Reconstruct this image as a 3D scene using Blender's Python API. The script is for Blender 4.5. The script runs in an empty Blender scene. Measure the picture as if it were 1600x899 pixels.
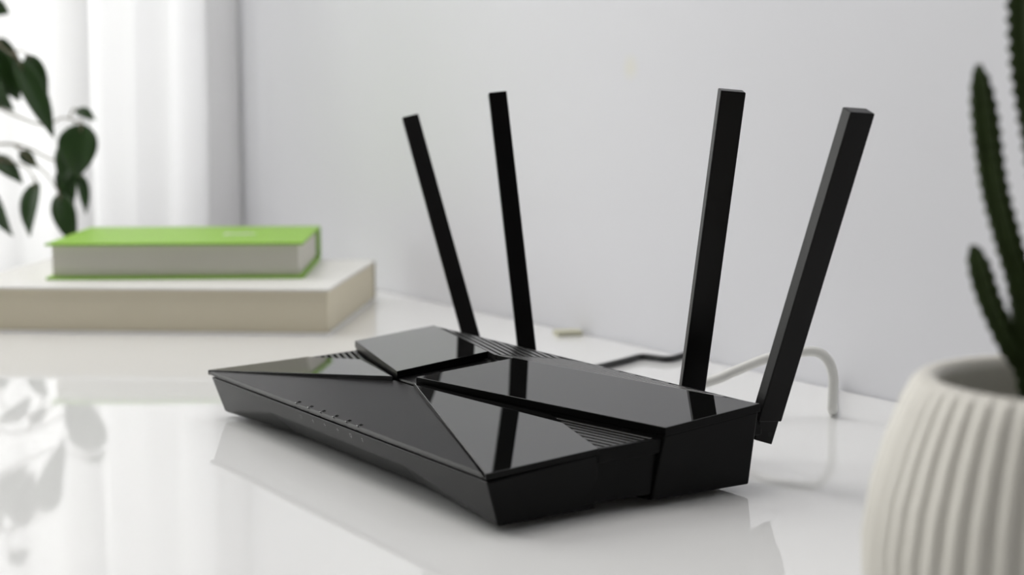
import bpy, bmesh, math, random
from mathutils import Vector, Matrix

random.seed(7)
SC = bpy.context.scene
COL = SC.collection
MM = 0.001

# ------------------------------------------------------------------ camera
cam_data = bpy.data.cameras.new('camera')
cam = bpy.data.objects.new('camera', cam_data)
COL.objects.link(cam)
R_ = Vector((0.53467957, 0.84505086, -0.00260669))
U_ = Vector((-0.09958977, 0.06607486, 0.99283231))
D_ = Vector((-0.83916603, 0.53058755, -0.1194873))
M_ = Matrix((R_, U_, -D_)).transposed().to_4x4()
M_.translation = Vector((0.61784183, -0.36049121, 0.15940229))
cam.matrix_world = M_
cam_data.sensor_width = 36.0
cam_data.lens = 2549.0 / 1600 * 36
cam_data.clip_start = 0.02
cam_data.dof.use_dof = True
cam_data.dof.focus_distance = 0.69
cam_data.dof.aperture_fstop = 8.6
SC.camera = cam

# ------------------------------------------------------------------ light
world = bpy.data.worlds.new('overcast_sky')
SC.world = world
world.use_nodes = True
bg = world.node_tree.nodes['Background']
bg.inputs['Color'].default_value = (1.0, 0.965, 0.955, 1)
bg.inputs['Strength'].default_value = 4.7

WIN_X, WIN_Y0, WIN_Y1, WIN_Z0, WIN_Z1 = -0.96, -1.30, 0.20, -0.05, 1.55
pd = bpy.data.lights.new('window_daylight', 'AREA')
pd.shape = 'RECTANGLE'
pd.size = WIN_Y1 - WIN_Y0
pd.size_y = WIN_Z1 - WIN_Z0
pd.cycles.is_portal = True
po = bpy.data.objects.new('window_daylight', pd)
COL.objects.link(po)
po.location = (WIN_X - 0.06, (WIN_Y0 + WIN_Y1) / 2, (WIN_Z0 + WIN_Z1) / 2)
po.rotation_euler = Vector((1, 0, 0)).to_track_quat('-Z', 'Z').to_euler()

cd = bpy.data.lights.new('overhead_fill', 'AREA')  # soft fill light added overhead, out of view, to lift the room
cd.shape = 'RECTANGLE'
cd.size = 1.1
cd.size_y = 0.8
cd.energy = 11.5
cd.color = (1.0, 0.97, 0.95)
co = bpy.data.objects.new('overhead_fill', cd)
COL.objects.link(co)
co.location = (-0.32, -0.42, 1.80)

SC.view_settings.view_transform = 'Standard'
SC.view_settings.look = 'None'
SC.view_settings.gamma = 1.0
SC.view_settings.use_curve_mapping = False
SC.view_settings.exposure = 0.0


# ------------------------------------------------------------------ helpers
def mat(name, color, rough=0.5, spec=0.5, noise=None, coat=0.0, bump=None, metallic=0.0):
    m = bpy.data.materials.new(name)
    m.use_nodes = True
    nt = m.node_tree
    b = nt.nodes['Principled BSDF']
    b.inputs['Base Color'].default_value = (*color, 1)
    b.inputs['Roughness'].default_value = rough
    b.inputs['Specular IOR Level'].default_value = spec
    b.inputs['Metallic'].default_value = metallic
    b.inputs['Coat Weight'].default_value = coat
    b.inputs['Coat Roughness'].default_value = 0.03
    if noise or bump:
        tc = nt.nodes.new('ShaderNodeTexCoord')
    if noise:                       # (scale, second colour)
        n = nt.nodes.new('ShaderNodeTexNoise')
        n.inputs['Scale'].default_value = noise[0]
        n.inputs['Detail'].default_value = 4
        nt.links.new(tc.outputs['Object'], n.inputs['Vector'])
        mx = nt.nodes.new('ShaderNodeMix')
        mx.data_type = 'RGBA'
        mx.inputs['A'].default_value = (*color, 1)
        mx.inputs['B'].default_value = (*noise[1], 1)
        nt.links.new(n.outputs['Fac'], mx.inputs['Factor'])
        nt.links.new(mx.outputs['Result'], b.inputs['Base Color'])
    if bump:                        # (scale, strength)
        n2 = nt.nodes.new('ShaderNodeTexNoise')
        n2.inputs['Scale'].default_value = bump[0]
        nt.links.new(tc.outputs['Object'], n2.inputs['Vector'])
        bp = nt.nodes.new('ShaderNodeBump')
        bp.inputs['Strength'].default_value = bump[1]
        bp.inputs['Distance'].default_value = 0.0005
        nt.links.new(n2.outputs['Fac'], bp.inputs['Height'])
        nt.links.new(bp.outputs['Normal'], b.inputs['Normal'])
    return m


def tag(o, label=None, cat=None, group=None, kind=None):
    if label: o['label'] = label
    if cat: o['category'] = cat
    if group: o['group'] = group
    if kind: o['kind'] = kind
    return o


def empty(name, loc):
    o = bpy.data.objects.new(name, None)
    o.empty_display_size = 0.02
    o.location = loc
    COL.objects.link(o)
    return o


def link_mesh(name, me, m, parent=None, smooth=False, bevel=0.0, seg=2):
    o = bpy.data.objects.new(name, me)
    COL.objects.link(o)
    if m: me.materials.append(m)
    if smooth:
        for p in me.polygons: p.use_smooth = True
    if parent:
        o.parent = parent
        base = Vector(parent.location)
        if parent.parent: base = base + Vector(parent.parent.location)
        o.location = -base
    if bevel:
        bv = o.modifiers.new('bevel', 'BEVEL')
        bv.width = bevel
        bv.segments = seg
        bv.limit_method = 'ANGLE'
        bv.angle_limit = math.radians(25)
        bv.harden_normals = False
    return o


def obj(name, verts, faces, m, parent=None, smooth=False, bevel=0.0, s=MM, seg=2):
    """verts in mm (world coordinates)."""
    me = bpy.data.meshes.new(name)
    me.from_pydata([Vector(v) * s for v in verts], [], faces)
    bm = bmesh.new()
    bm.from_mesh(me)
    bmesh.ops.recalc_face_normals(bm, faces=bm.faces)
    bm.to_mesh(me)
    bm.free()
    return link_mesh(name, me, m, parent, smooth, bevel * MM, seg)


def prism(poly, ztop, zbot):
    """poly: [(x, y)], ztop / zbot: functions of x, y."""
    n = len(poly)
    v = [(x, y, ztop(x, y)) for x, y in poly] + [(x, y, zbot(x, y)) for x, y in poly]
    f = [list(range(n)), list(range(2 * n - 1, n - 1, -1))]
    f += [[i, (i + 1) % n, n + (i + 1) % n, n + i] for i in range(n)]
    return v, f


def boxv(x0, x1, y0, y1, z0, z1):
    v = [(x0, y0, z0), (x1, y0, z0), (x1, y1, z0), (x0, y1, z0), (x0, y0, z1), (x1, y0, z1), (x1, y1, z1), (x0, y1, z1)]
    f = [(0, 3, 2, 1), (4, 5, 6, 7), (0, 1, 5, 4), (1, 2, 6, 5), (2, 3, 7, 6), (3, 0, 4, 7)]
    return v, f


def oriented(c, ax, ay, az):
    """box from centre and three half-axis vectors"""
    c, ax, ay, az = map(Vector, (c, ax, ay, az))
    v = [c + sx * ax + sy * ay + sz * az for sz in (-1, 1) for sx, sy in ((-1, -1), (1, -1), (1, 1), (-1, 1))]
    f = [(0, 3, 2, 1), (4, 5, 6, 7), (0, 1, 5, 4), (1, 2, 6, 5), (2, 3, 7, 6), (3, 0, 4, 7)]
    return v, f


def join(*vf):
    V, F = [], []
    for v, f in vf:
        k = len(V)
        V += list(v)
        F += [[i + k for i in q] for q in f]
    return V, F


def catmull(pts, n=10):
    P = [Vector(p) for p in pts]
    P = [2 * P[0] - P[1]] + P + [2 * P[-1] - P[-2]]
    out = []
    for i in range(1, len(P) - 2):
        a, b, c, d = P[i - 1:i + 3]
        for k in range(n):
            t = k / n
            out.append(0.5 * (2 * b + (c - a) * t + (2 * a - 5 * b + 4 * c - d) * t * t + (3 * b - a - 3 * c + d) * t ** 3))
    out.append(P[-2])
    return out


def tube(path, rad, sides=12, section=None):
    """rad: float or function of t; section(t, ang)->factor"""
    V, F = [], []
    up = Vector((0.2, 0.1, 1)).normalized()
    n = len(path)
    prev = None
    for i, p in enumerate(path):
        t = (path[min(i + 1, n - 1)] - path[max(i - 1, 0)]).normalized()
        if prev is None:
            a = t.cross(up)
            if a.length < 1e-3: a = t.cross(Vector((1, 0, 0)))
            a.normalize()
        else:
            a = (prev - t * prev.dot(t)).normalized()
        prev = a
        b = t.cross(a)
        u = i / (n - 1)
        r = rad(u) if callable(rad) else rad
        for k in range(sides):
            g = 2 * math.pi * k / sides
            q = r * (section(i, g, k) if section else 1)
            V.append(p + a * math.cos(g) * q + b * math.sin(g) * q)
    for i in range(n - 1):
        for k in range(sides):
            F.append([i * sides + k, i * sides + (k + 1) % sides, (i + 1) * sides + (k + 1) % sides, (i + 1) * sides + k])
    F.append(list(range(sides - 1, -1, -1)))
    F.append([(n - 1) * sides + k for k in range(sides)])
    return V, F


def lathe(prof, c, sides=96, flute=None):
    """prof [(r, z)] mm around axis at c=(x, y); flute(k, j)->radius factor"""
    V, F = [], []
    for j, (r, z) in enumerate(prof):
        for k in range(sides):
            g = 2 * math.pi * k / sides
            q = r * (flute(g, j) if flute else 1)
            V.append((c[0] + q * math.cos(g), c[1] + q * math.sin(g), z))
    for j in range(len(prof) - 1):
        for k in range(sides):
            F.append([j * sides + k, j * sides + (k + 1) % sides, (j + 1) * sides + (k + 1) % sides, (j + 1) * sides + k])
    F.append(list(range(sides - 1, -1, -1)))
    F.append([(len(prof) - 1) * sides + k for k in range(sides)])
    return V, F


# ------------------------------------------------------------------ materials
M_wall = mat('wall_paint', (0.755, 0.757, 0.792), 0.6, 0.3, noise=(2.0, (0.765, 0.767, 0.80)), bump=(180, 0.03))
nt = M_wall.node_tree       # a faint yellow smear of its own on the paint
geo = nt.nodes.new('ShaderNodeNewGeometry')
vd = nt.nodes.new('ShaderNodeVectorMath'); vd.operation = 'DISTANCE'
vd.inputs[1].default_value = (-0.209, 0.25, 0.1741)
mr = nt.nodes.new('ShaderNodeMapRange')
mr.inputs['From Min'].default_value = 0.002; mr.inputs['From Max'].default_value = 0.010
mr.inputs['To Min'].default_value = 0.5; mr.inputs['To Max'].default_value = 0.0
mx = nt.nodes.new('ShaderNodeMix'); mx.data_type = 'RGBA'
mx.inputs['B'].default_value = (0.79, 0.77, 0.64, 1)
bs = nt.nodes['Principled BSDF']
src = bs.inputs['Base Color'].links[0].from_socket
nt.links.new(geo.outputs['Position'], vd.inputs[0])
nt.links.new(vd.outputs['Value'], mr.inputs['Value'])
nt.links.new(mr.outputs['Result'], mx.inputs['Factor'])
nt.links.new(src, mx.inputs['A'])
nt.links.new(mx.outputs['Result'], bs.inputs['Base Color'])

M_room = mat('room_paint_grey', (0.38, 0.38, 0.38), 0.7, 0.3, noise=(3, (0.35, 0.35, 0.35)))
M_ceil = mat('ceiling_paint', (0.78, 0.78, 0.78), 0.8, 0.2, noise=(3, (0.75, 0.75, 0.75)))
M_floor = mat('floor_wood', (0.18, 0.14, 0.11), 0.4, 0.4, noise=(8, (0.12, 0.09, 0.07)))
M_table = mat('white_lacquer', (0.83, 0.83, 0.825), 0.035, 0.42, noise=(1.5, (0.84, 0.84, 0.835)))
M_frame = mat('window_frame_white', (0.8, 0.8, 0.8), 0.35, 0.5, noise=(20, (0.77, 0.77, 0.77)))
M_gloss = mat('piano_black', (0.004, 0.004, 0.004), 0.02, 0.85, noise=(40, (0.005, 0.005, 0.005)))
M_matte = mat('satin_black', (0.008, 0.0072, 0.0074), 0.28, 0.12, noise=(60, (0.014, 0.0135, 0.0135)), bump=(900, 0.02))
M_body = mat('body_black', (0.0012, 0.0012, 0.0012), 0.3, 0.12, noise=(60, (0.003, 0.003, 0.003)))
M_rib = mat('vent_rib_black', (0.012, 0.012, 0.0115), 0.25, 0.8, noise=(60, (0.014, 0.014, 0.013)))
M_ant = mat('antenna_black', (0.002, 0.0016, 0.0017), 0.3, 0.17, noise=(60, (0.005, 0.0045, 0.0046)))
M_led = mat('led_window', (0.01, 0.01, 0.01), 0.15, 0.5, noise=(60, (0.02, 0.02, 0.02)))
M_icon = mat('icon_print', (0.22, 0.22, 0.22), 0.4, 0.5, noise=(60, (0.12, 0.12, 0.12)))
M_rubber = mat('rubber_black', (0.01, 0.01, 0.01), 0.7, 0.2, noise=(60, (0.012, 0.012, 0.012)))
M_cabB = mat('cable_black', (0.012, 0.013, 0.013), 0.4, 0.4, noise=(60, (0.016, 0.016, 0.016)))
M_cabW = mat('cable_white', (0.80, 0.80, 0.77), 0.35, 0.4, noise=(60, (0.77, 0.77, 0.74)))
M_green = mat('green_cover', (0.28, 0.52, 0.06), 0.45, 0.16, noise=(30, (0.30, 0.55, 0.07)))
M_pages = mat('page_edges', (0.72, 0.69, 0.63), 0.8, 0.2, noise=(30, (0.77, 0.74, 0.69)))
M_pages2 = mat('page_edges_cream', (0.74, 0.68, 0.525), 0.8, 0.2, noise=(30, (0.78, 0.72, 0.57)))
M_wcover = mat('white_cover', (0.80, 0.79, 0.76), 0.4, 0.4, noise=(30, (0.82, 0.81, 0.78)))
M_bcover = mat('cream_spine', (0.50, 0.48, 0.38), 0.6, 0.3, noise=(30, (0.54, 0.51, 0.41)))
M_print = mat('white_print', (0.8, 0.82, 0.75), 0.4, 0.4, noise=(90, (0.75, 0.78, 0.7)))
M_pot = mat('fluted_ceramic', (0.70, 0.675, 0.615), 0.34, 0.4, noise=(12, (0.73, 0.705, 0.645)))
M_soil = mat('soil_dark', (0.035, 0.03, 0.026), 0.95, 0.1, noise=(300, (0.09, 0.08, 0.07)), bump=(400, 1.0))
M_cactus = mat('cactus_green', (0.018, 0.028, 0.006), 0.6, 0.2, noise=(140, (0.04, 0.066, 0.016)))
M_leaf = mat('ficus_leaf', (0.014, 0.036, 0.009), 0.36, 0.4, noise=(45, (0.03, 0.07, 0.016)))
M_twig = mat('ficus_twig', (0.16, 0.14, 0.10), 0.8, 0.2, noise=(90, (0.24, 0.21, 0.15)))
M_clay = mat('grey_planter', (0.5, 0.5, 0.5), 0.5, 0.4, noise=(20, (0.46, 0.46, 0.46)))
M_strip = mat('cream_strip', (0.62, 0.61, 0.47), 0.5, 0.3, noise=(60, (0.58, 0.57, 0.44)))

# page lines on the book blocks
for m_ in (M_pages, M_pages2):
    nt = m_.node_tree
    wv = nt.nodes.new('ShaderNodeTexWave')
    wv.wave_type = 'BANDS'; wv.bands_direction = 'Z'
    wv.inputs['Scale'].default_value = 260
    wv.inputs['Distortion'].default_value = 3
    tc = nt.nodes.new('ShaderNodeTexCoord')
    nt.links.new(tc.outputs['Object'], wv.inputs['Vector'])
    bp = nt.nodes.new('ShaderNodeBump')
    bp.inputs['Strength'].default_value = 0.35
    bp.inputs['Distance'].default_value = 0.0004
    nt.links.new(wv.outputs['Fac'], bp.inputs['Height'])
    nt.links.new(bp.outputs['Normal'], nt.nodes['Principled BSDF'].inputs['Normal'])

# sheer voile: half lets light straight through, half scatters it
M_sheer = bpy.data.materials.new('sheer_voile')
M_sheer.use_nodes = True
nt = M_sheer.node_tree
nt.nodes.clear()
out = nt.nodes.new('ShaderNodeOutputMaterial')
tr = nt.nodes.new('ShaderNodeBsdfTransparent'); tr.inputs['Color'].default_value = (1, 1, 1, 1)
tl = nt.nodes.new('ShaderNodeBsdfTranslucent'); tl.inputs['Color'].default_value = (0.735, 0.73, 0.74, 1)
df = nt.nodes.new('ShaderNodeBsdfDiffuse'); df.inputs['Color'].default_value = (0.735, 0.73, 0.74, 1)
m1 = nt.nodes.new('ShaderNodeMixShader'); m1.inputs[0].default_value = 0.5
m2 = nt.nodes.new('ShaderNodeMixShader')
tc = nt.nodes.new('ShaderNodeTexCoord')
wn = nt.nodes.new('ShaderNodeTexNoise'); wn.inputs['Scale'].default_value = 9
mp = nt.nodes.new('ShaderNodeMapping'); mp.inputs['Scale'].default_value = (1, 4, 0.15)
mr = nt.nodes.new('ShaderNodeMapRange')
mr.inputs['From Min'].default_value = 0.3; mr.inputs['From Max'].default_value = 0.7
mr.inputs['To Min'].default_value = 0.94; mr.inputs['To Max'].default_value = 0.99
nt.links.new(tc.outputs['Object'], mp.inputs['Vector'])
nt.links.new(mp.outputs['Vector'], wn.inputs['Vector'])
nt.links.new(wn.outputs['Fac'], mr.inputs['Value'])
nt.links.new(mr.outputs['Result'], m2.inputs[0])
nt.links.new(tl.outputs[0], m1.inputs[1]); nt.links.new(df.outputs[0], m1.inputs[2])
nt.links.new(tr.outputs[0], m2.inputs[1]); nt.links.new(m1.outputs[0], m2.inputs[2])
nt.links.new(m2.outputs[0], out.inputs['Surface'])

M_glass = bpy.data.materials.new('window_glass')
M_glass.use_nodes = True
nt = M_glass.node_tree
nt.nodes.clear()
out = nt.nodes.new('ShaderNodeOutputMaterial')
tr = nt.nodes.new('ShaderNodeBsdfTransparent'); tr.inputs['Color'].default_value = (0.95, 0.97, 0.96, 1)
gl = nt.nodes.new('ShaderNodeBsdfGlossy'); gl.inputs['Roughness'].default_value = 0.02
ms = nt.nodes.new('ShaderNodeMixShader'); ms.inputs[0].default_value = 0.06
nt.links.new(tr.outputs[0], ms.inputs[1]); nt.links.new(gl.outputs[0], ms.inputs[2])
nt.links.new(ms.outputs[0], out.inputs['Surface'])

# ------------------------------------------------------------------ room shell (mm)
X0, X1, Y0, Y1, Z0, Z1 = -960, 3200, -3200, 250, -750, 1850


def struct(name, vf, m, **k):
    o = obj(name, *vf, m, **k)
    o['kind'] = 'structure'
    return o


struct('wall_back', boxv(X0 - 120, X1 + 120, Y1, Y1 + 120, Z0, Z1), M_wall)
struct('wall_right', boxv(X1, X1 + 120, Y0 - 120, Y1, Z0, Z1), M_room)
struct('wall_front', boxv(X0 - 120, X1, Y0 - 120, Y0, Z0, Z1), M_room)
struct('floor', boxv(X0 - 120, X1 + 120, Y0 - 120, Y1 + 120, Z0 - 80, Z0), M_floor)
struct('ceiling', boxv(X0 - 120, X1 + 120, Y0 - 120, Y1 + 120, Z1, Z1 + 80), M_ceil)
wy0, wy1, wz0, wz1 = [q * 1000 for q in (WIN_Y0, WIN_Y1, WIN_Z0, WIN_Z1)]
struct('wall_left', join(boxv(X0 - 120, X0, Y0, wy0, Z0, Z1), boxv(X0 - 120, X0, wy1, Y1, Z0, Z1),
                         boxv(X0 - 120, X0, wy0, wy1, Z0, wz0), boxv(X0 - 120, X0, wy0, wy1, wz1, Z1)), M_wall)
fr = 28
wf = struct('window_1', join(boxv(X0 - 90, X0 - 30, wy0, wy0 + fr, wz0, wz1), boxv(X0 - 90, X0 - 30, wy1 - fr, wy1, wz0, wz1),
                             boxv(X0 - 90, X0 - 30, wy0 + fr, wy1 - fr, wz0, wz0 + fr), boxv(X0 - 90, X0 - 30, wy0 + fr, wy1 - fr, wz1 - fr, wz1),
                             boxv(X0 - 90, X0 - 30, -560, -515, wz0 + fr, wz1 - fr)), M_frame)
for a, b in ((wy0 + fr, -560), (-515, wy1 - fr)):
    obj('window_pane', *boxv(X0 - 62, X0 - 58, a, b, wz0 + fr, wz1 - fr), M_glass, wf)

# curtain: two overlapping widths of voile hanging from the ceiling rail
def curtain(y0, y1, x, folds, amp, seed, label):
    rnd = random.Random(seed)
    n = 420
    ph = [(rnd.uniform(0.6, 1.4), rnd.uniform(0, 6.28)) for _ in range(5)]
    prof = []
    for i in range(n + 1):
        t = i / n
        w = 2 * math.pi * folds * t
        d = math.sin(w + 0.6 * math.sin(0.37 * w + ph[0][1])) + 0.45 * math.sin(1.9 * w + ph[1][1]) + 0.3 * math.sin(0.53 * w + ph[2][1])
        prof.append((min(247.5, y0 + (y1 - y0) * t + 0.25 * amp * math.sin(2.3 * w + ph[3][1])), x + amp * d * 0.6))
    V, F = [], []
    zs = [-735, -300, 0, 150, 300, 700, 1830]
    for j, z in enumerate(zs):
        k = 1.0 - 0.15 * j / len(zs)
        for (y, xx) in prof:
            V.append((x + (xx - x) * k, min(248, y + 3 * math.sin(j + y * 0.02)), z))
    m = n + 1
    for j in range(len(zs) - 1):
        for i in range(n):
            F.append([j * m + i, j * m + i + 1, (j + 1) * m + i + 1, (j + 1) * m + i])
    o = obj('sheer_curtain', V, F, M_sheer, smooth=True)
    # second voile layer added along the edge to darken the end fold
    h0 = int(n * 0.80)
    HV, HF = [], []
    for j in range(len(zs)):
        for i in range(h0, m):
            x_, y_, z_ = V[j * m + i]
            HV.append((x_ + 2.0, y_, z_))
    w_ = m - h0
    for j in range(len(zs) - 1):
        for i in range(w_ - 1):
            HF.append([j * w_ + i, j * w_ + i + 1, (j + 1) * w_ + i + 1, (j + 1) * w_ + i])
    if y1 > 200: obj('edge_shade_layer', HV, HF, M_sheer, o, smooth=True)
    tag(o, label, 'curtain', 'sheer curtain widths over the window')
    return o


curtain(70, 250, -828, 2.3, 12, 8, 'white sheer curtain width with grey end fold beside the bare wall')
curtain(-170, 100, -798, 3, 10, 5, 'white sheer curtain width hanging behind the leafy plant')
rail = obj('curtain_rail', *tube([Vector((-790, -850, 1838)), Vector((-790, 246, 1838))], 8, 12), M_frame, smooth=True)
tag(rail, 'white curtain rail above the sheer curtains', 'rail')

# housing added around the unseen overhead fill light
lx0, lx1, ly0, ly1 = -320 - 560, -320 + 560, -420 - 410, -420 + 410
fx = join(boxv(lx0 - 20, lx1 + 20, ly0 - 20, ly0, 1795, 1850), boxv(lx0 - 20, lx1 + 20, ly1, ly1 + 20, 1795, 1850),
          boxv(lx0 - 20, lx0, ly0, ly1, 1795, 1850), boxv(lx1, lx1 + 20, ly0, ly1, 1795, 1850),
          boxv(lx0, lx1, ly0, ly1, 1830, 1850))
tag(obj('fill_housing', *fx, M_frame), 'white housing added out of view around the overhead fill light', 'lamp')

# ------------------------------------------------------------------ table
tb = empty('white_table', (0.2, -0.2, -0.75))
tag(tb, 'glossy white lacquered table against the grey wall', 'table')
obj('tabletop', *boxv(-752, 1150, -640, 249, -28, 0), M_table, tb, bevel=2)
for lx in (-720, 1110):
    for ly in (-610, 215):
        obj('leg', *boxv(lx - 22, lx + 22, ly - 22, ly + 22, -750, -28), M_frame, tb, bevel=2)

# ------------------------------------------------------------------ router
router = empty('wifi_router', (0, 0, 0))
tag(router, 'black faceted wireless router with four tall antennas on the table', 'router')


def zF(x, y): return 23.7 + 0.0794 * (131 - abs(x)) + 0.0416 * (y + 64)
def zB(x, y): return 31.4 + 0.0775 * (131 - abs(x)) + 0.094 * (y - 16.7)


def zV(x, y): return 35.9 + (64 - y) * 0.1375


A, B, C, D = (131, 16.7), (131, 64), (11, 24.0), (8.6, -24.5)
F_, E_, G, H = (131, -64), (127.5, -12), (81, -2.4), (9.5, -26.2)

# front block of the lower case: front face with the raised lower edge, recessed underside
fv = [(-130.0, -62.7, 20.3), (130.0, -62.7, 20.3), (127.5, -12, 24.0), (-127.5, -12, 24.0), (0, -25, 31.5),          # 0-4 top
      (-128, -56.8, 2.6), (-64, -60.4, 13.2), (64, -60.4, 13.2), (128, -56.8, 2.6),                               # 5-8 front lower edge
      (125.5, -12, 2.6), (-125.5, -12, 2.6), (58, -50, 3.2), (-58, -50, 3.2)]                                       # 9-12 underside
ff = [(0, 1, 4), (1, 2, 4), (2, 3, 4), (3, 0, 4), (0, 5, 6, 7, 8, 1), (1, 8, 9, 2), (2, 9, 10, 3), (3, 10, 5, 0),
      (6, 12, 11, 7), (5, 12, 6), (7, 11, 8), (8, 11, 9), (9, 11, 12, 10), (10, 12, 5)]
body = obj('lower_case', fv, ff, M_body, router, bevel=0.7)
# waist between the two blocks, set back, its lower edge higher
wv_, wf_ = prism([(-125.5, -30), (125.5, -30), (126.5, -12.5), (127.5, 26), (-127.5, 26), (-126.5, -12.5)],
                 lambda x, y: zF(x, y) - 2.4, lambda x, y: 5.0)
obj('waist', wv_, wf_, M_body, router, bevel=0.4)
for s in (-1, 1):   # rim that closes the side vent
    e0, e1 = (s * 127.3, -12.3), (s * 128.8, 16.5)
    v, f = prism([e0, e1, (e1[0] - s * 2.2, e1[1]), (e0[0] - s * 2.2, e0[1])], lambda x, y: zF(x, y) - 0.4, lambda x, y: zF(x, y) - 6)
    obj('side_rim', v, f, M_body, router, bevel=0.4)
# rear block: slanted sides, V-shaped front
top = [(130.5, 17.2), (130.5, 63.5), (0, 63.5), (-130.5, 63.5), (-130.5, 17.2), (-8.3, -24), (8.3, -24)]
bot = [(128.2, 12.5), (128.2, 61), (0, 61), (-128.2, 61), (-128.2, 12.5), (-8, -24), (8, -24)]
v = [(x, y, min(zB(x, y), zV(x, y)) - 3.2) for x, y in top] + [(x, y, 2.8) for x, y in bot]
v.append((0, 24, zV(0, 24) - 3.2))
nT = 7
f = [[i, (i + 1) % nT, nT * 2] for i in range(nT)] + [list(range(2 * nT - 1, nT - 1, -1))]
f += [[i, (i + 1) % nT, nT + (i + 1) % nT, nT + i] for i in range(nT)]
obj('rear_case', v, f, M_body, router, bevel=0.7)
# rear rim behind the vents
for s in (-1, 1):
    v, f = prism([(s * 129, 62.2), (s * 129, 64), (0, 64), (0, 62.2)], lambda x, y: zV(x, y) - 0.4, lambda x, y: zV(x, y) - 5)
    obj('rear_rim', v, f, M_body, router, bevel=0.3)

# satin front panel with rounded lip
def zP(x, y): return 23.4 + (y + 64) / 39.0 * 9.6
pv, pf = prism([(-130.3, -64), (130.3, -64), (9.2, -24.6), (-9.2, -24.6)], zP, lambda x, y: zP(x, y) - 2.6)
for i in (4, 5): pv[i] = (pv[i][0], -64.2, 21.3)
for i in (0, 1): pv[i] = (pv[i][0], -64.2, pv[i][2])
fp = obj('front_panel', pv, pf, M_matte, router, bevel=1.3, seg=4)
fp['label'] = 'satin black triangular front panel'

# four glossy plates
for s in (-1, 1):
    for nm, poly, zf, th in (('rear_plate', [A, B, C, D], zB, 3.4), ('front_plate', [F_, E_, G, H], zF, 2.4)):
        v, f = prism([(s * x, y) for x, y in poly], zf, lambda x, y, zf=zf, th=th: zf(x, y) - th)
        o = obj(nm, v, f, M_gloss, router, bevel=0.28)
        o.data.materials.append(M_body)
        for p in o.data.polygons:
            if p.normal.z < 0.7: p.material_index = 1
        o['label'] = 'mirror-glossy black top plate'

# vent ribs
def rib(p, q, zf, dz, w=0.95, h=2.4):
    p, q = Vector((*p, 0)), Vector((*q, 0))
    d = (q - p).normalized()
    n = Vector((-d.y, d.x, 0)) * w
    pts = [p - n, q - n, q + n, p + n]
    v, f = prism([(a.x, a.y) for a in pts], lambda x, y: zf(x, y) - dz, lambda x, y: zf(x, y) - dz - h)
    obj('vent_rib', v, f, M_rib, router, bevel=0.15, seg=1)


def lerp(a, b, t): return (a[0] + (b[0] - a[0]) * t, a[1] + (b[1] - a[1]) * t)


for s in (-1, 1):
    Gs, Es, As = (s * 82, -2.0), (s * 126, -11.6), (s * 126.6, 15.2)
    for i in range(8):
        t = 0.04 + 0.88 * i / 7
        rib(lerp(Gs, Es, t), lerp(As, Es, t), zF, 0.5, 0.8)
    k = 0.35
    for i in range(10):
        y0 = 24 - 11 * k + 2.4 + i * 4.2
        xe = (61.6 - y0) / k
        if xe > 4:
            rib((s * 0.4, y0), (s * min(xe, 124), y0 + min(xe, 124) * k), zV, 0.3, 1.15)

# indicator windows on the lip and the printed icons below them
for i, x in enumerate((-29.1, -16.6, -4.6, 7.8, 19.7, 30.2)):
    for dx in (-0.6, 0.6):
        path = [(x + dx, -61.6, 24.15), (x + dx, -62.6, 23.85), (x + dx, -63.4, 23.35), (x + dx, -64.05, 22.3), (x + dx, -64.1, 21.4)]
        v, f = tube([Vector(q) for q in path], 0.15, 6)
        obj('indicator_edge', v, f, M_body, router, smooth=True)
    v, f = oriented((x, -63.7, 23.3), (0.6, 0, 0), (0, 0.35, -0.55), (0, 0.12, 0.12))
    obj('indicator_light', v, f, M_led, router)

NF = Vector((0, -0.945, -0.33)).normalized()         # outward normal of the front face
UF = Vector((0, -0.34, 1)).normalized()              # up the face
def yface(z): return -62.7 + (20.3 - z) * 0.333
def icon(x, strokes):
    vf = []
    for (a, b, c_, d_) in strokes:        # stroke from (a, b) to (c, d) in mm on the face
        p = Vector((x + a, yface(17.6), 17.6)) + UF * b + NF * 0.02
        q = Vector((x + c_, yface(17.6), 17.6)) + UF * d_ + NF * 0.02
        dd = (q - p)
        vf.append(oriented((p + q) / 2, dd / 2, NF.cross(dd).normalized() * 0.2, NF * 0.06))
    o = obj('printed_icon', *join(*vf), M_icon, router)
    o['label'] = 'small grey printed status icon'


icon(-28.6, [(-.9, .9, -.9, -.6), (.2, .9, .9, .2), (.9, .2, .9, -.8), (-.9, -.6, -.2, -1)])
icon(-16.2, [(-.9, 0, .9, 0), (-.6, .6, .6, .6), (-.2, -.7, .3, -.7)])
icon(-4.2, [(-1, .4, 0, 1), (0, 1, 1, .4), (-.6, -.1, 0, .3), (0, .3, .6, -.1), (-.1, -.9, .2, -.9)])
icon(8.2, [(-1, .4, 0, 1), (0, 1, 1, .4), (-.6, -.1, 0, .3), (0, .3, .6, -.1), (-.1, -.9, .2, -.9)])
icon(20.0, [(-.8, .8, .8, .8), (.8, .8, .8, -.4), (.8, -.4, -.8, -.4), (-.8, -.4, -.8, .8), (-.4, -.9, .4, -.9)])
icon(30.6, [(0, 1, 0, -.9), (0, 1, .6, .5), (0, 1, -.6, .5), (-.7, -.2, 0, -.6)])

# rubber feet and ribbed underside
for fx_, fy_ in ((-96, -26), (96, -26), (-112, 50), (112, 50)):
    v, f = lathe([(5, 0), (5.5, 0.6), (5.5, 2.9)], (fx_, fy_), 20)
    obj('rubber_foot', v, f, M_rubber, router, smooth=False)
vf = [boxv(-66 + 4 * i, -64.4 + 4 * i, -46, 8, 1.9, 3.4) for i in range(33)]
ug = obj('underside_grille', *join(*vf), M_body, router)
ug['kind'] = 'stuff'

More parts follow.
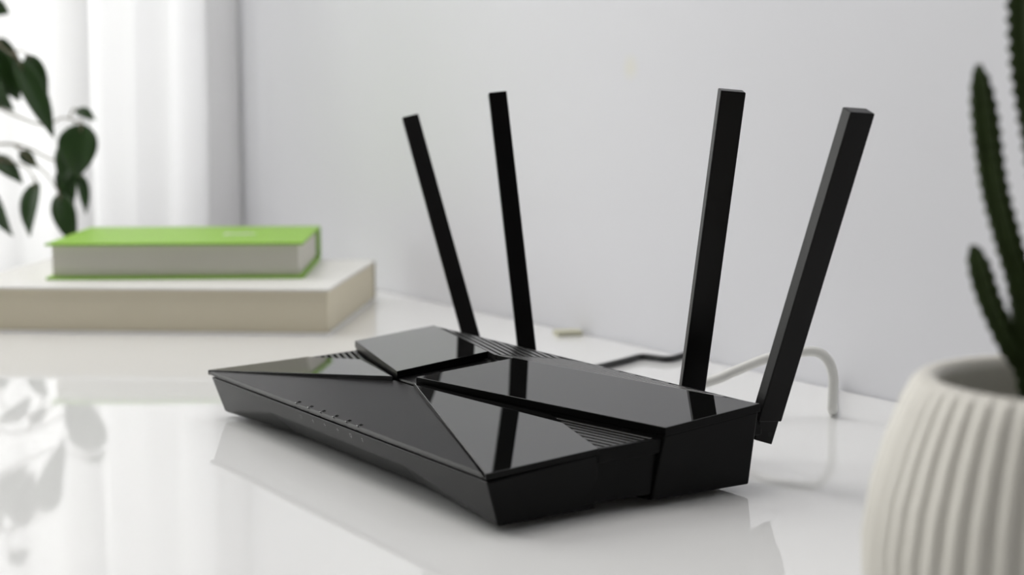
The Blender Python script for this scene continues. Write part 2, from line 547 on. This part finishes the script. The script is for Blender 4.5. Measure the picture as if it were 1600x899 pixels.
# antennas: blade on a knuckle hinge behind the case
def antenna(base, tip, theta, w=10.8, th=6.4):
    base, tip = Vector(base), Vector(tip)
    ax = (tip - base).normalized()
    e1 = Vector((ax.z, 0, -ax.x)).normalized()
    e2 = Vector((0, 1, 0))
    cth, sth = math.cos(math.radians(theta)), math.sin(math.radians(theta))
    lw = e1 * cth + e2 * sth
    sw = e1 * sth - e2 * cth
    L = (tip - base).length
    s0 = 12.5 / L
    lo = base + (tip - base) * s0
    an = obj('antenna', *oriented((lo + tip) / 2, lw * (w / 2), sw * (th / 2), (tip - lo) / 2), M_ant, router, bevel=0.5)
    # knuckle: narrower block with a chamfered foot
    kn_v, kn_f = oriented(base + ax * 8.0, lw * (w / 2 - 0.9), sw * (th / 2 - 0.5), ax * 6.5)
    c4 = [Vector(q) for q in kn_v]
    for i in (0, 3): c4[i] = c4[i] + ax * 2.5
    obj('antenna_hinge', c4, kn_f, M_ant, an, bevel=0.5)
    ctr = base + ax * 6.5 + lw * 2.2
    v, f = tube([ctr + sw * (th / 2 - 0.9), ctr + sw * (th / 2 - 0.42)], 1.0, 14)
    obj('hinge_pin', v, f, M_rubber, an)
    # bracket to the case
    bc = base + ax * 8
    obj('hinge_bracket', *boxv(bc.x - 3.5, bc.x + 2.5, 60, bc.y - 3.0, bc.z - 2.0, bc.z + 4.5), M_body, an, bevel=0.5)
    return an


def onaxis(b, t, z):      # extend the axis down to height z
    b, t = Vector(b), Vector(t)
    return b + (t - b) * ((z - b.z) / (t.z - b.z))


for b, t, th_, w_ in (((-120.4, 80, 30.5), (-184.4, 80, 145), 62, 9.2), ((-65.1, 80, 30.2), (-92.4, 80, 158.7), 62, 9.2),
                      ((67.6, 80, 30.3), (92.6, 79.4, 159.6), 62, 10.6), ((118.8, 74, 15.8), (166.2, 79.6, 152), 79, 10.8)):
    antenna(onaxis(b, t, 15.5), t, th_, w_)

# ------------------------------------------------------------------ cables
def cable(name, pts, r, m, label, plug=None):
    o = empty(name, (pts[0][0] * MM, pts[0][1] * MM, 0))
    tag(o, label, 'cable')
    v, f = tube(catmull(pts, 10), r, 14)
    obj('cord', v, f, m, o, smooth=True)
    if plug:
        obj('plug', *boxv(*plug), m, o, bevel=0.8)
    return o


cable('network_cable', [(-4, 78, 12), (-1, 105, 13), (7, 138, 18.5), (14, 150, 24), (22, 163, 30), (31, 176, 33.2), (35.5, 183.5, 33), (38.3, 188, 28.5),
                        (39.5, 190, 21), (39.4, 190.2, 12), (37.6, 191.6, 5), (32, 197.5, 2.7), (17, 211.5, 2.6), (-3, 230, 2.6), (-19.5, 246, 2.6)], 2.5, M_cabW,
      'white network cable arching from the router back to the table', (-10, 2, 64.5, 79, 7, 17))
cable('power_cable', [(-100, 76, 10), (-106, 95, 8), (-118, 125, 2.2), (-128, 152, 2), (-146, 200, 2), (-153, 217, 2), (-146, 222, 2), (-138, 225, 2), (-139, 234, 2),
                      (-143, 246.5, 3)], 1.9, M_cabB, 'thin black power cable lying on the table behind the router', (-104, -96, 64.5, 77, 6, 14))

st = obj('cream_strip', *oriented((-260, 238, 1.7), (3, 8, 0), (5.5, -1.8, 0), (0, 0, 1.6)), M_strip, bevel=0.6)
tag(st, 'small cream strip lying on the table at the foot of the wall', 'strip')

# ------------------------------------------------------------------ books
def book(name, corner, fd, length, depth, z, h, cover_t, inset, mcov, mpage, mspine, label):
    """corner: front right corner, fd: unit direction of the front edge (to the left); spine on the far side"""
    fd = Vector((*fd, 0)).normalized()
    dd = Vector((fd.y, -fd.x, 0))            # away from the viewer
    if dd.x > 0: dd = -dd
    c0 = Vector((*corner, 0))
    ctr = c0 + fd * length / 2 + dd * depth / 2
    o = empty(name, (ctr.x * MM, ctr.y * MM, z * MM))
    tag(o, label, 'book', 'books stacked on the table')
    up = Vector((0, 0, 1))
    for zz in (z + cover_t / 2, z + h - cover_t / 2):
        obj('cover', *oriented(ctr + up * zz, fd * length / 2, dd * depth / 2, up * cover_t / 2), mcov, o, bevel=0.5)
    pc = ctr + up * (z + h / 2) + dd * (inset / 2)
    obj('page_block', *oriented(pc, fd * (length / 2 - inset), dd * (depth / 2 - inset / 2 - 1.6), up * (h / 2 - cover_t)), mpage, o, bevel=0.8)
    sc_ = ctr + dd * (depth / 2 - 0.7) + up * (z + h / 2)
    obj('spine', *oriented(sc_, fd * length / 2, dd * 1.0, up * (h / 2)), mspine, o, bevel=0.5)
    return o, ctr, fd, dd


book('large_book', (-343, 105), (-0.60, -0.80), 256, 188, 0, 31, 1.8, 1.2, M_wcover, M_pages2, M_bcover,
     'thick cream hardback with white cover at the bottom of the stack')
gb, gc, gf, gd = book('small_book', (-407, 117), (-0.51, -0.86), 177, 138, 31, 25.3, 1.8, 3.4, M_green, M_pages, M_green,
                      'smaller bright green hardback lying on top of the white book')
# small white title on the green cover, far too soft to read: a row of short strokes
vf = []
tb0 = gc + gd * 0.0 - gf * 36 + Vector((0, 0, 56.4))
for i, hgt in enumerate((9, 5, 6, 8, 5)):
    vf.append(oriented(tb0 + gf * (10 - 4.6 * i), gf * 1.5, gd * hgt * 0.9, (0, 0, 0.06)))
    vf.append(oriented(tb0 + gf * (8.2 - 4.6 * i) + gd * 1.2, gf * 1.5, gd * 1.6, (0, 0, 0.06)))
obj('title_print', *join(*vf), M_print, gb)

# ------------------------------------------------------------------ cactus in fluted pot
PX, PY = 344.2, -12.8
cp = empty('potted_cactus', (PX * MM, PY * MM, 0))
tag(cp, 'dark green toothed cactus in a white fluted ceramic pot', 'cactus')
prof = [(38, 0), (42, 1.5), (48, 10), (52, 20), (54.2, 32), (54.4, 42), (52.6, 55), (49.0, 68), (45.2, 78), (42.6, 83.2), (40.6, 85), (38.2, 85.2),
        (36.4, 84.2), (36.0, 81), (35.8, 68), (35.4, 50)]
NFL = 50
def flute(g, j):
    amp = 0.013 if 1 < j < 10 else (0.012 if j in (1, 10) else 0.0)
    return 1 + amp * (abs(math.sin(g * NFL / 2)) * 2 - 1.2)
v, f = lathe(prof, (PX, PY), NFL * 10, flute)
obj('ceramic_pot', v, f[:-2], M_pot, cp, smooth=True)
v, f = lathe([(30, 0.6), (37.5, 0.8)], (PX, PY), 60)
obj('pot_base', v, f[:-1], M_pot, cp)
v, f = lathe([(35.5, 54), (30, 56.5), (18, 58), (6, 59)], (PX, PY), 60)
obj('soil', v, f, M_soil, cp, smooth=True)

def stem(pts, r, ridges=5):
    path = catmull([Vector(p) for p in pts], 9)
    n = len(path)
    L = sum((path[i + 1] - path[i]).length for i in range(n - 1))
    m = max(24, int(L / 0.9))
    # resample evenly so the teeth are regular
    acc, res, tgt, i = 0.0, [path[0]], L / m, 0
    d = tgt
    for a, b in zip(path[:-1], path[1:]):
        seg = (b - a).length
        while acc + seg >= d - 1e-9 and len(res) <= m:
            res.append(a + (b - a) * ((d - acc) / seg))
            d += tgt
        acc += seg
    sides = ridges * 4
    def sec(i, g, k):
        ridge = (1.0, 0.80, 0.66, 0.80)[k % 4]
        if k % 4 == 0: ridge += 0.22 if (i + (k // 4) % 2 * 2) % 4 == 0 else (-0.04 if (i + (k // 4) % 2 * 2) % 4 == 2 else 0.06)
        return ridge
    v, f = tube(res, lambda u: r * (0.85 + 0.15 * min(1, u * 4)) * (1 if u < 0.86 else max(0.25, math.sqrt(max(0, 1 - ((u - 0.86) / 0.14) ** 2)))), sides, sec)
    obj('stem', v, f, M_cactus, cp, smooth=False)


stem([(339, -22, 56), (335.5, -24.5, 96), (333.0, -24.6, 109), (330.0, -26.6, 121), (326.9, -28.8, 134.8), (323.8, -29.7, 152.9), (321.8, -30.2, 166)], 3.5)
stem([(340, -22, 56), (337.0, -24.5, 84), (333.1, -28.3, 94), (329.3, -31.8, 105.2), (326.9, -33.5, 114.2), (325.6, -34.4, 119.5)], 3.1)
stem([(344, -15, 56), (340.5, -14.5, 100), (337.2, -15.2, 125), (333, -17.5, 146), (329, -18.8, 168), (326.5, -18, 193), (325, -17, 235)], 5.6)
stem([(341, -20, 56), (337.0, -22.6, 94), (333.8, -25.0, 106), (331.8, -26.8, 113)], 2.8)
stem([(350, -6, 56), (352, 0, 100), (356, 4, 130), (358, 6, 160)], 4.5)
stem([(352, -20, 56), (358, -24, 92), (362, -28, 112)], 3.5)

# ------------------------------------------------------------------ leafy plant by the curtain
fic = empty('potted_ficus', (-0.665, -0.235, 0))
tag(fic, 'dark green leafy potted plant in front of the sheer curtain', 'plant')
v, f = lathe([(44, 0), (48, 2), (58, 88), (60, 96), (57, 96), (54, 84)], (-665, -235), 48)
obj('planter', v, f[:-1], M_clay, fic, smooth=True)
v, f = lathe([(54.5, 80), (30, 84), (6, 85)], (-665, -235), 40)
obj('soil', v, f, M_soil, fic, smooth=True)
STEMS = [
    ([(-665, -235, 82), (-690, -190, 140), (-780, -115, 165), (-753, -49, 173), (-729, -12, 202), (-716, 3, 193), (-706, 9, 187)], 2.2),
    ([(-753, -49, 173), (-732, -19, 157), (-702, 23, 134), (-692, 40, 139), (-679, 51, 135)], 1.1),
    ([(-780, -115, 165), (-760, -80, 128), (-736, -40, 116), (-711, 5, 118), (-696, 30, 106), (-692, 40, 103)], 1.3),
    ([(-736, -40, 116), (-711, -6, 106), (-700, 11, 100), (-693, 16, 89)], 1.0),
    ([(-711, 5, 118), (-695, 25, 95), (-688, 33, 80)], 0.9),
]
for p, r in STEMS:
    v, f = tube(catmull(p, 8), lambda u, r=r: r * (1 - 0.5 * u), 8)
    obj('twig', v, f, M_twig, fic, smooth=True)

LEAVES = [
    ((-679, 51, 135), (-679, 45, 90), 33),
    ((-693, 16, 89), (-689, 7, 45), 21),
    ((-688, 33, 80), (-671, 39, 37), 20),
    ((-706, 9, 187), (-692, 33, 123), 21),
    ((-720, -6, 195), (-712, 11, 152), 25),
    ((-720, -21, 185), (-704, 3, 144), 27),
    ((-717, 20, 191), (-708, 34, 159), 15),
    ((-716, -12, 110), (-698, 8, 88), 16),
    ((-711, -15, 81), (-701, -3, 44), 17),
    ((-692, 40, 103), (-684, 42, 67), 19),
    ((-686, 51, 95), (-679, 53, 62), 10),
    ((-734, -6, 232), (-727, 10, 223), 15),
    ((-739, -25, 213), (-721, -11, 167), 27),
    ((-735, -34, 146), (-714, -18, 106), 27),
    ((-734, -46, 90), (-716, -33, 50), 25),
    ((-688, 46, 123), (-687, 36, 85), 21),
    ((-733, 1, 203), (-723, 18, 177), 15),
    ((-716, 11, 113), (-709, 23, 99), 11),
    ((-693, 51, 146), (-687, 66, 138), 10),
]
ANCH = [Vector(q) for p, _ in STEMS for q in catmull(p, 6)]


def leaf(b, t, w, k):
    b, t = Vector(b), Vector(t)
    ax = t - b
    L = ax.length
    axn = ax.normalized()
    face = Vector((0.84, -0.53, 0.25 + 0.3 * math.sin(k * 2.1)))
    face = (face - axn * face.dot(axn)).normalized()
    face = (Matrix.Rotation(0.5 * math.sin(k * 1.7), 3, axn) @ face).normalized()
    sd = axn.cross(face)
    V, F = [], []
    n, m = 12, 6
    for i in range(n + 1):
        u = i / n
        hw = w / 2 * (math.sin(math.pi * u ** 0.8) ** 0.75) * (1 - 0.25 * u) * 1.1 if 0 < u < 1 else 0.15
        if u > 0.8: hw = max(hw, 0.2) * 0.9
        for j in range(m + 1):
            s = 2 * j / m - 1
            V.append(b + axn * (L * u) + sd * (hw * s) + face * (-3.0 * (2 * u - 1) ** 2 + 0.32 * hw * abs(s)))
    for i in range(n):
        for j in range(m):
            F.append([i * (m + 1) + j, i * (m + 1) + j + 1, (i + 1) * (m + 1) + j + 1, (i + 1) * (m + 1) + j])
    nv = len(V)
    V2 = V + [p - face * 0.35 for p in V]
    F2 = F + [[i + nv for i in reversed(q)] for q in F]
    ring = [i * (m + 1) for i in range(n + 1)] + [n * (m + 1) + j for j in range(1, m + 1)] + [i * (m + 1) + m for i in range(n - 1, -1, -1)] + [j for j in range(m - 1, 0, -1)]
    for a, c_ in zip(ring, ring[1:] + ring[:1]):
        F2.append([a, a + nv, c_ + nv, c_])
    lf = obj('leaf', V2, F2, M_leaf, fic, smooth=True)
    q = min(ANCH, key=lambda p: (p - b).length)
    v, f = tube(catmull([q, (q + b) / 2 + Vector((0, 0, 3)), b, b + axn * L * 0.15], 5), 0.7, 6)
    obj('leaf_stalk', v, f, M_twig, lf, smooth=True)


for k, (b, t, w) in enumerate(LEAVES):
    leaf(b, t, w, k)
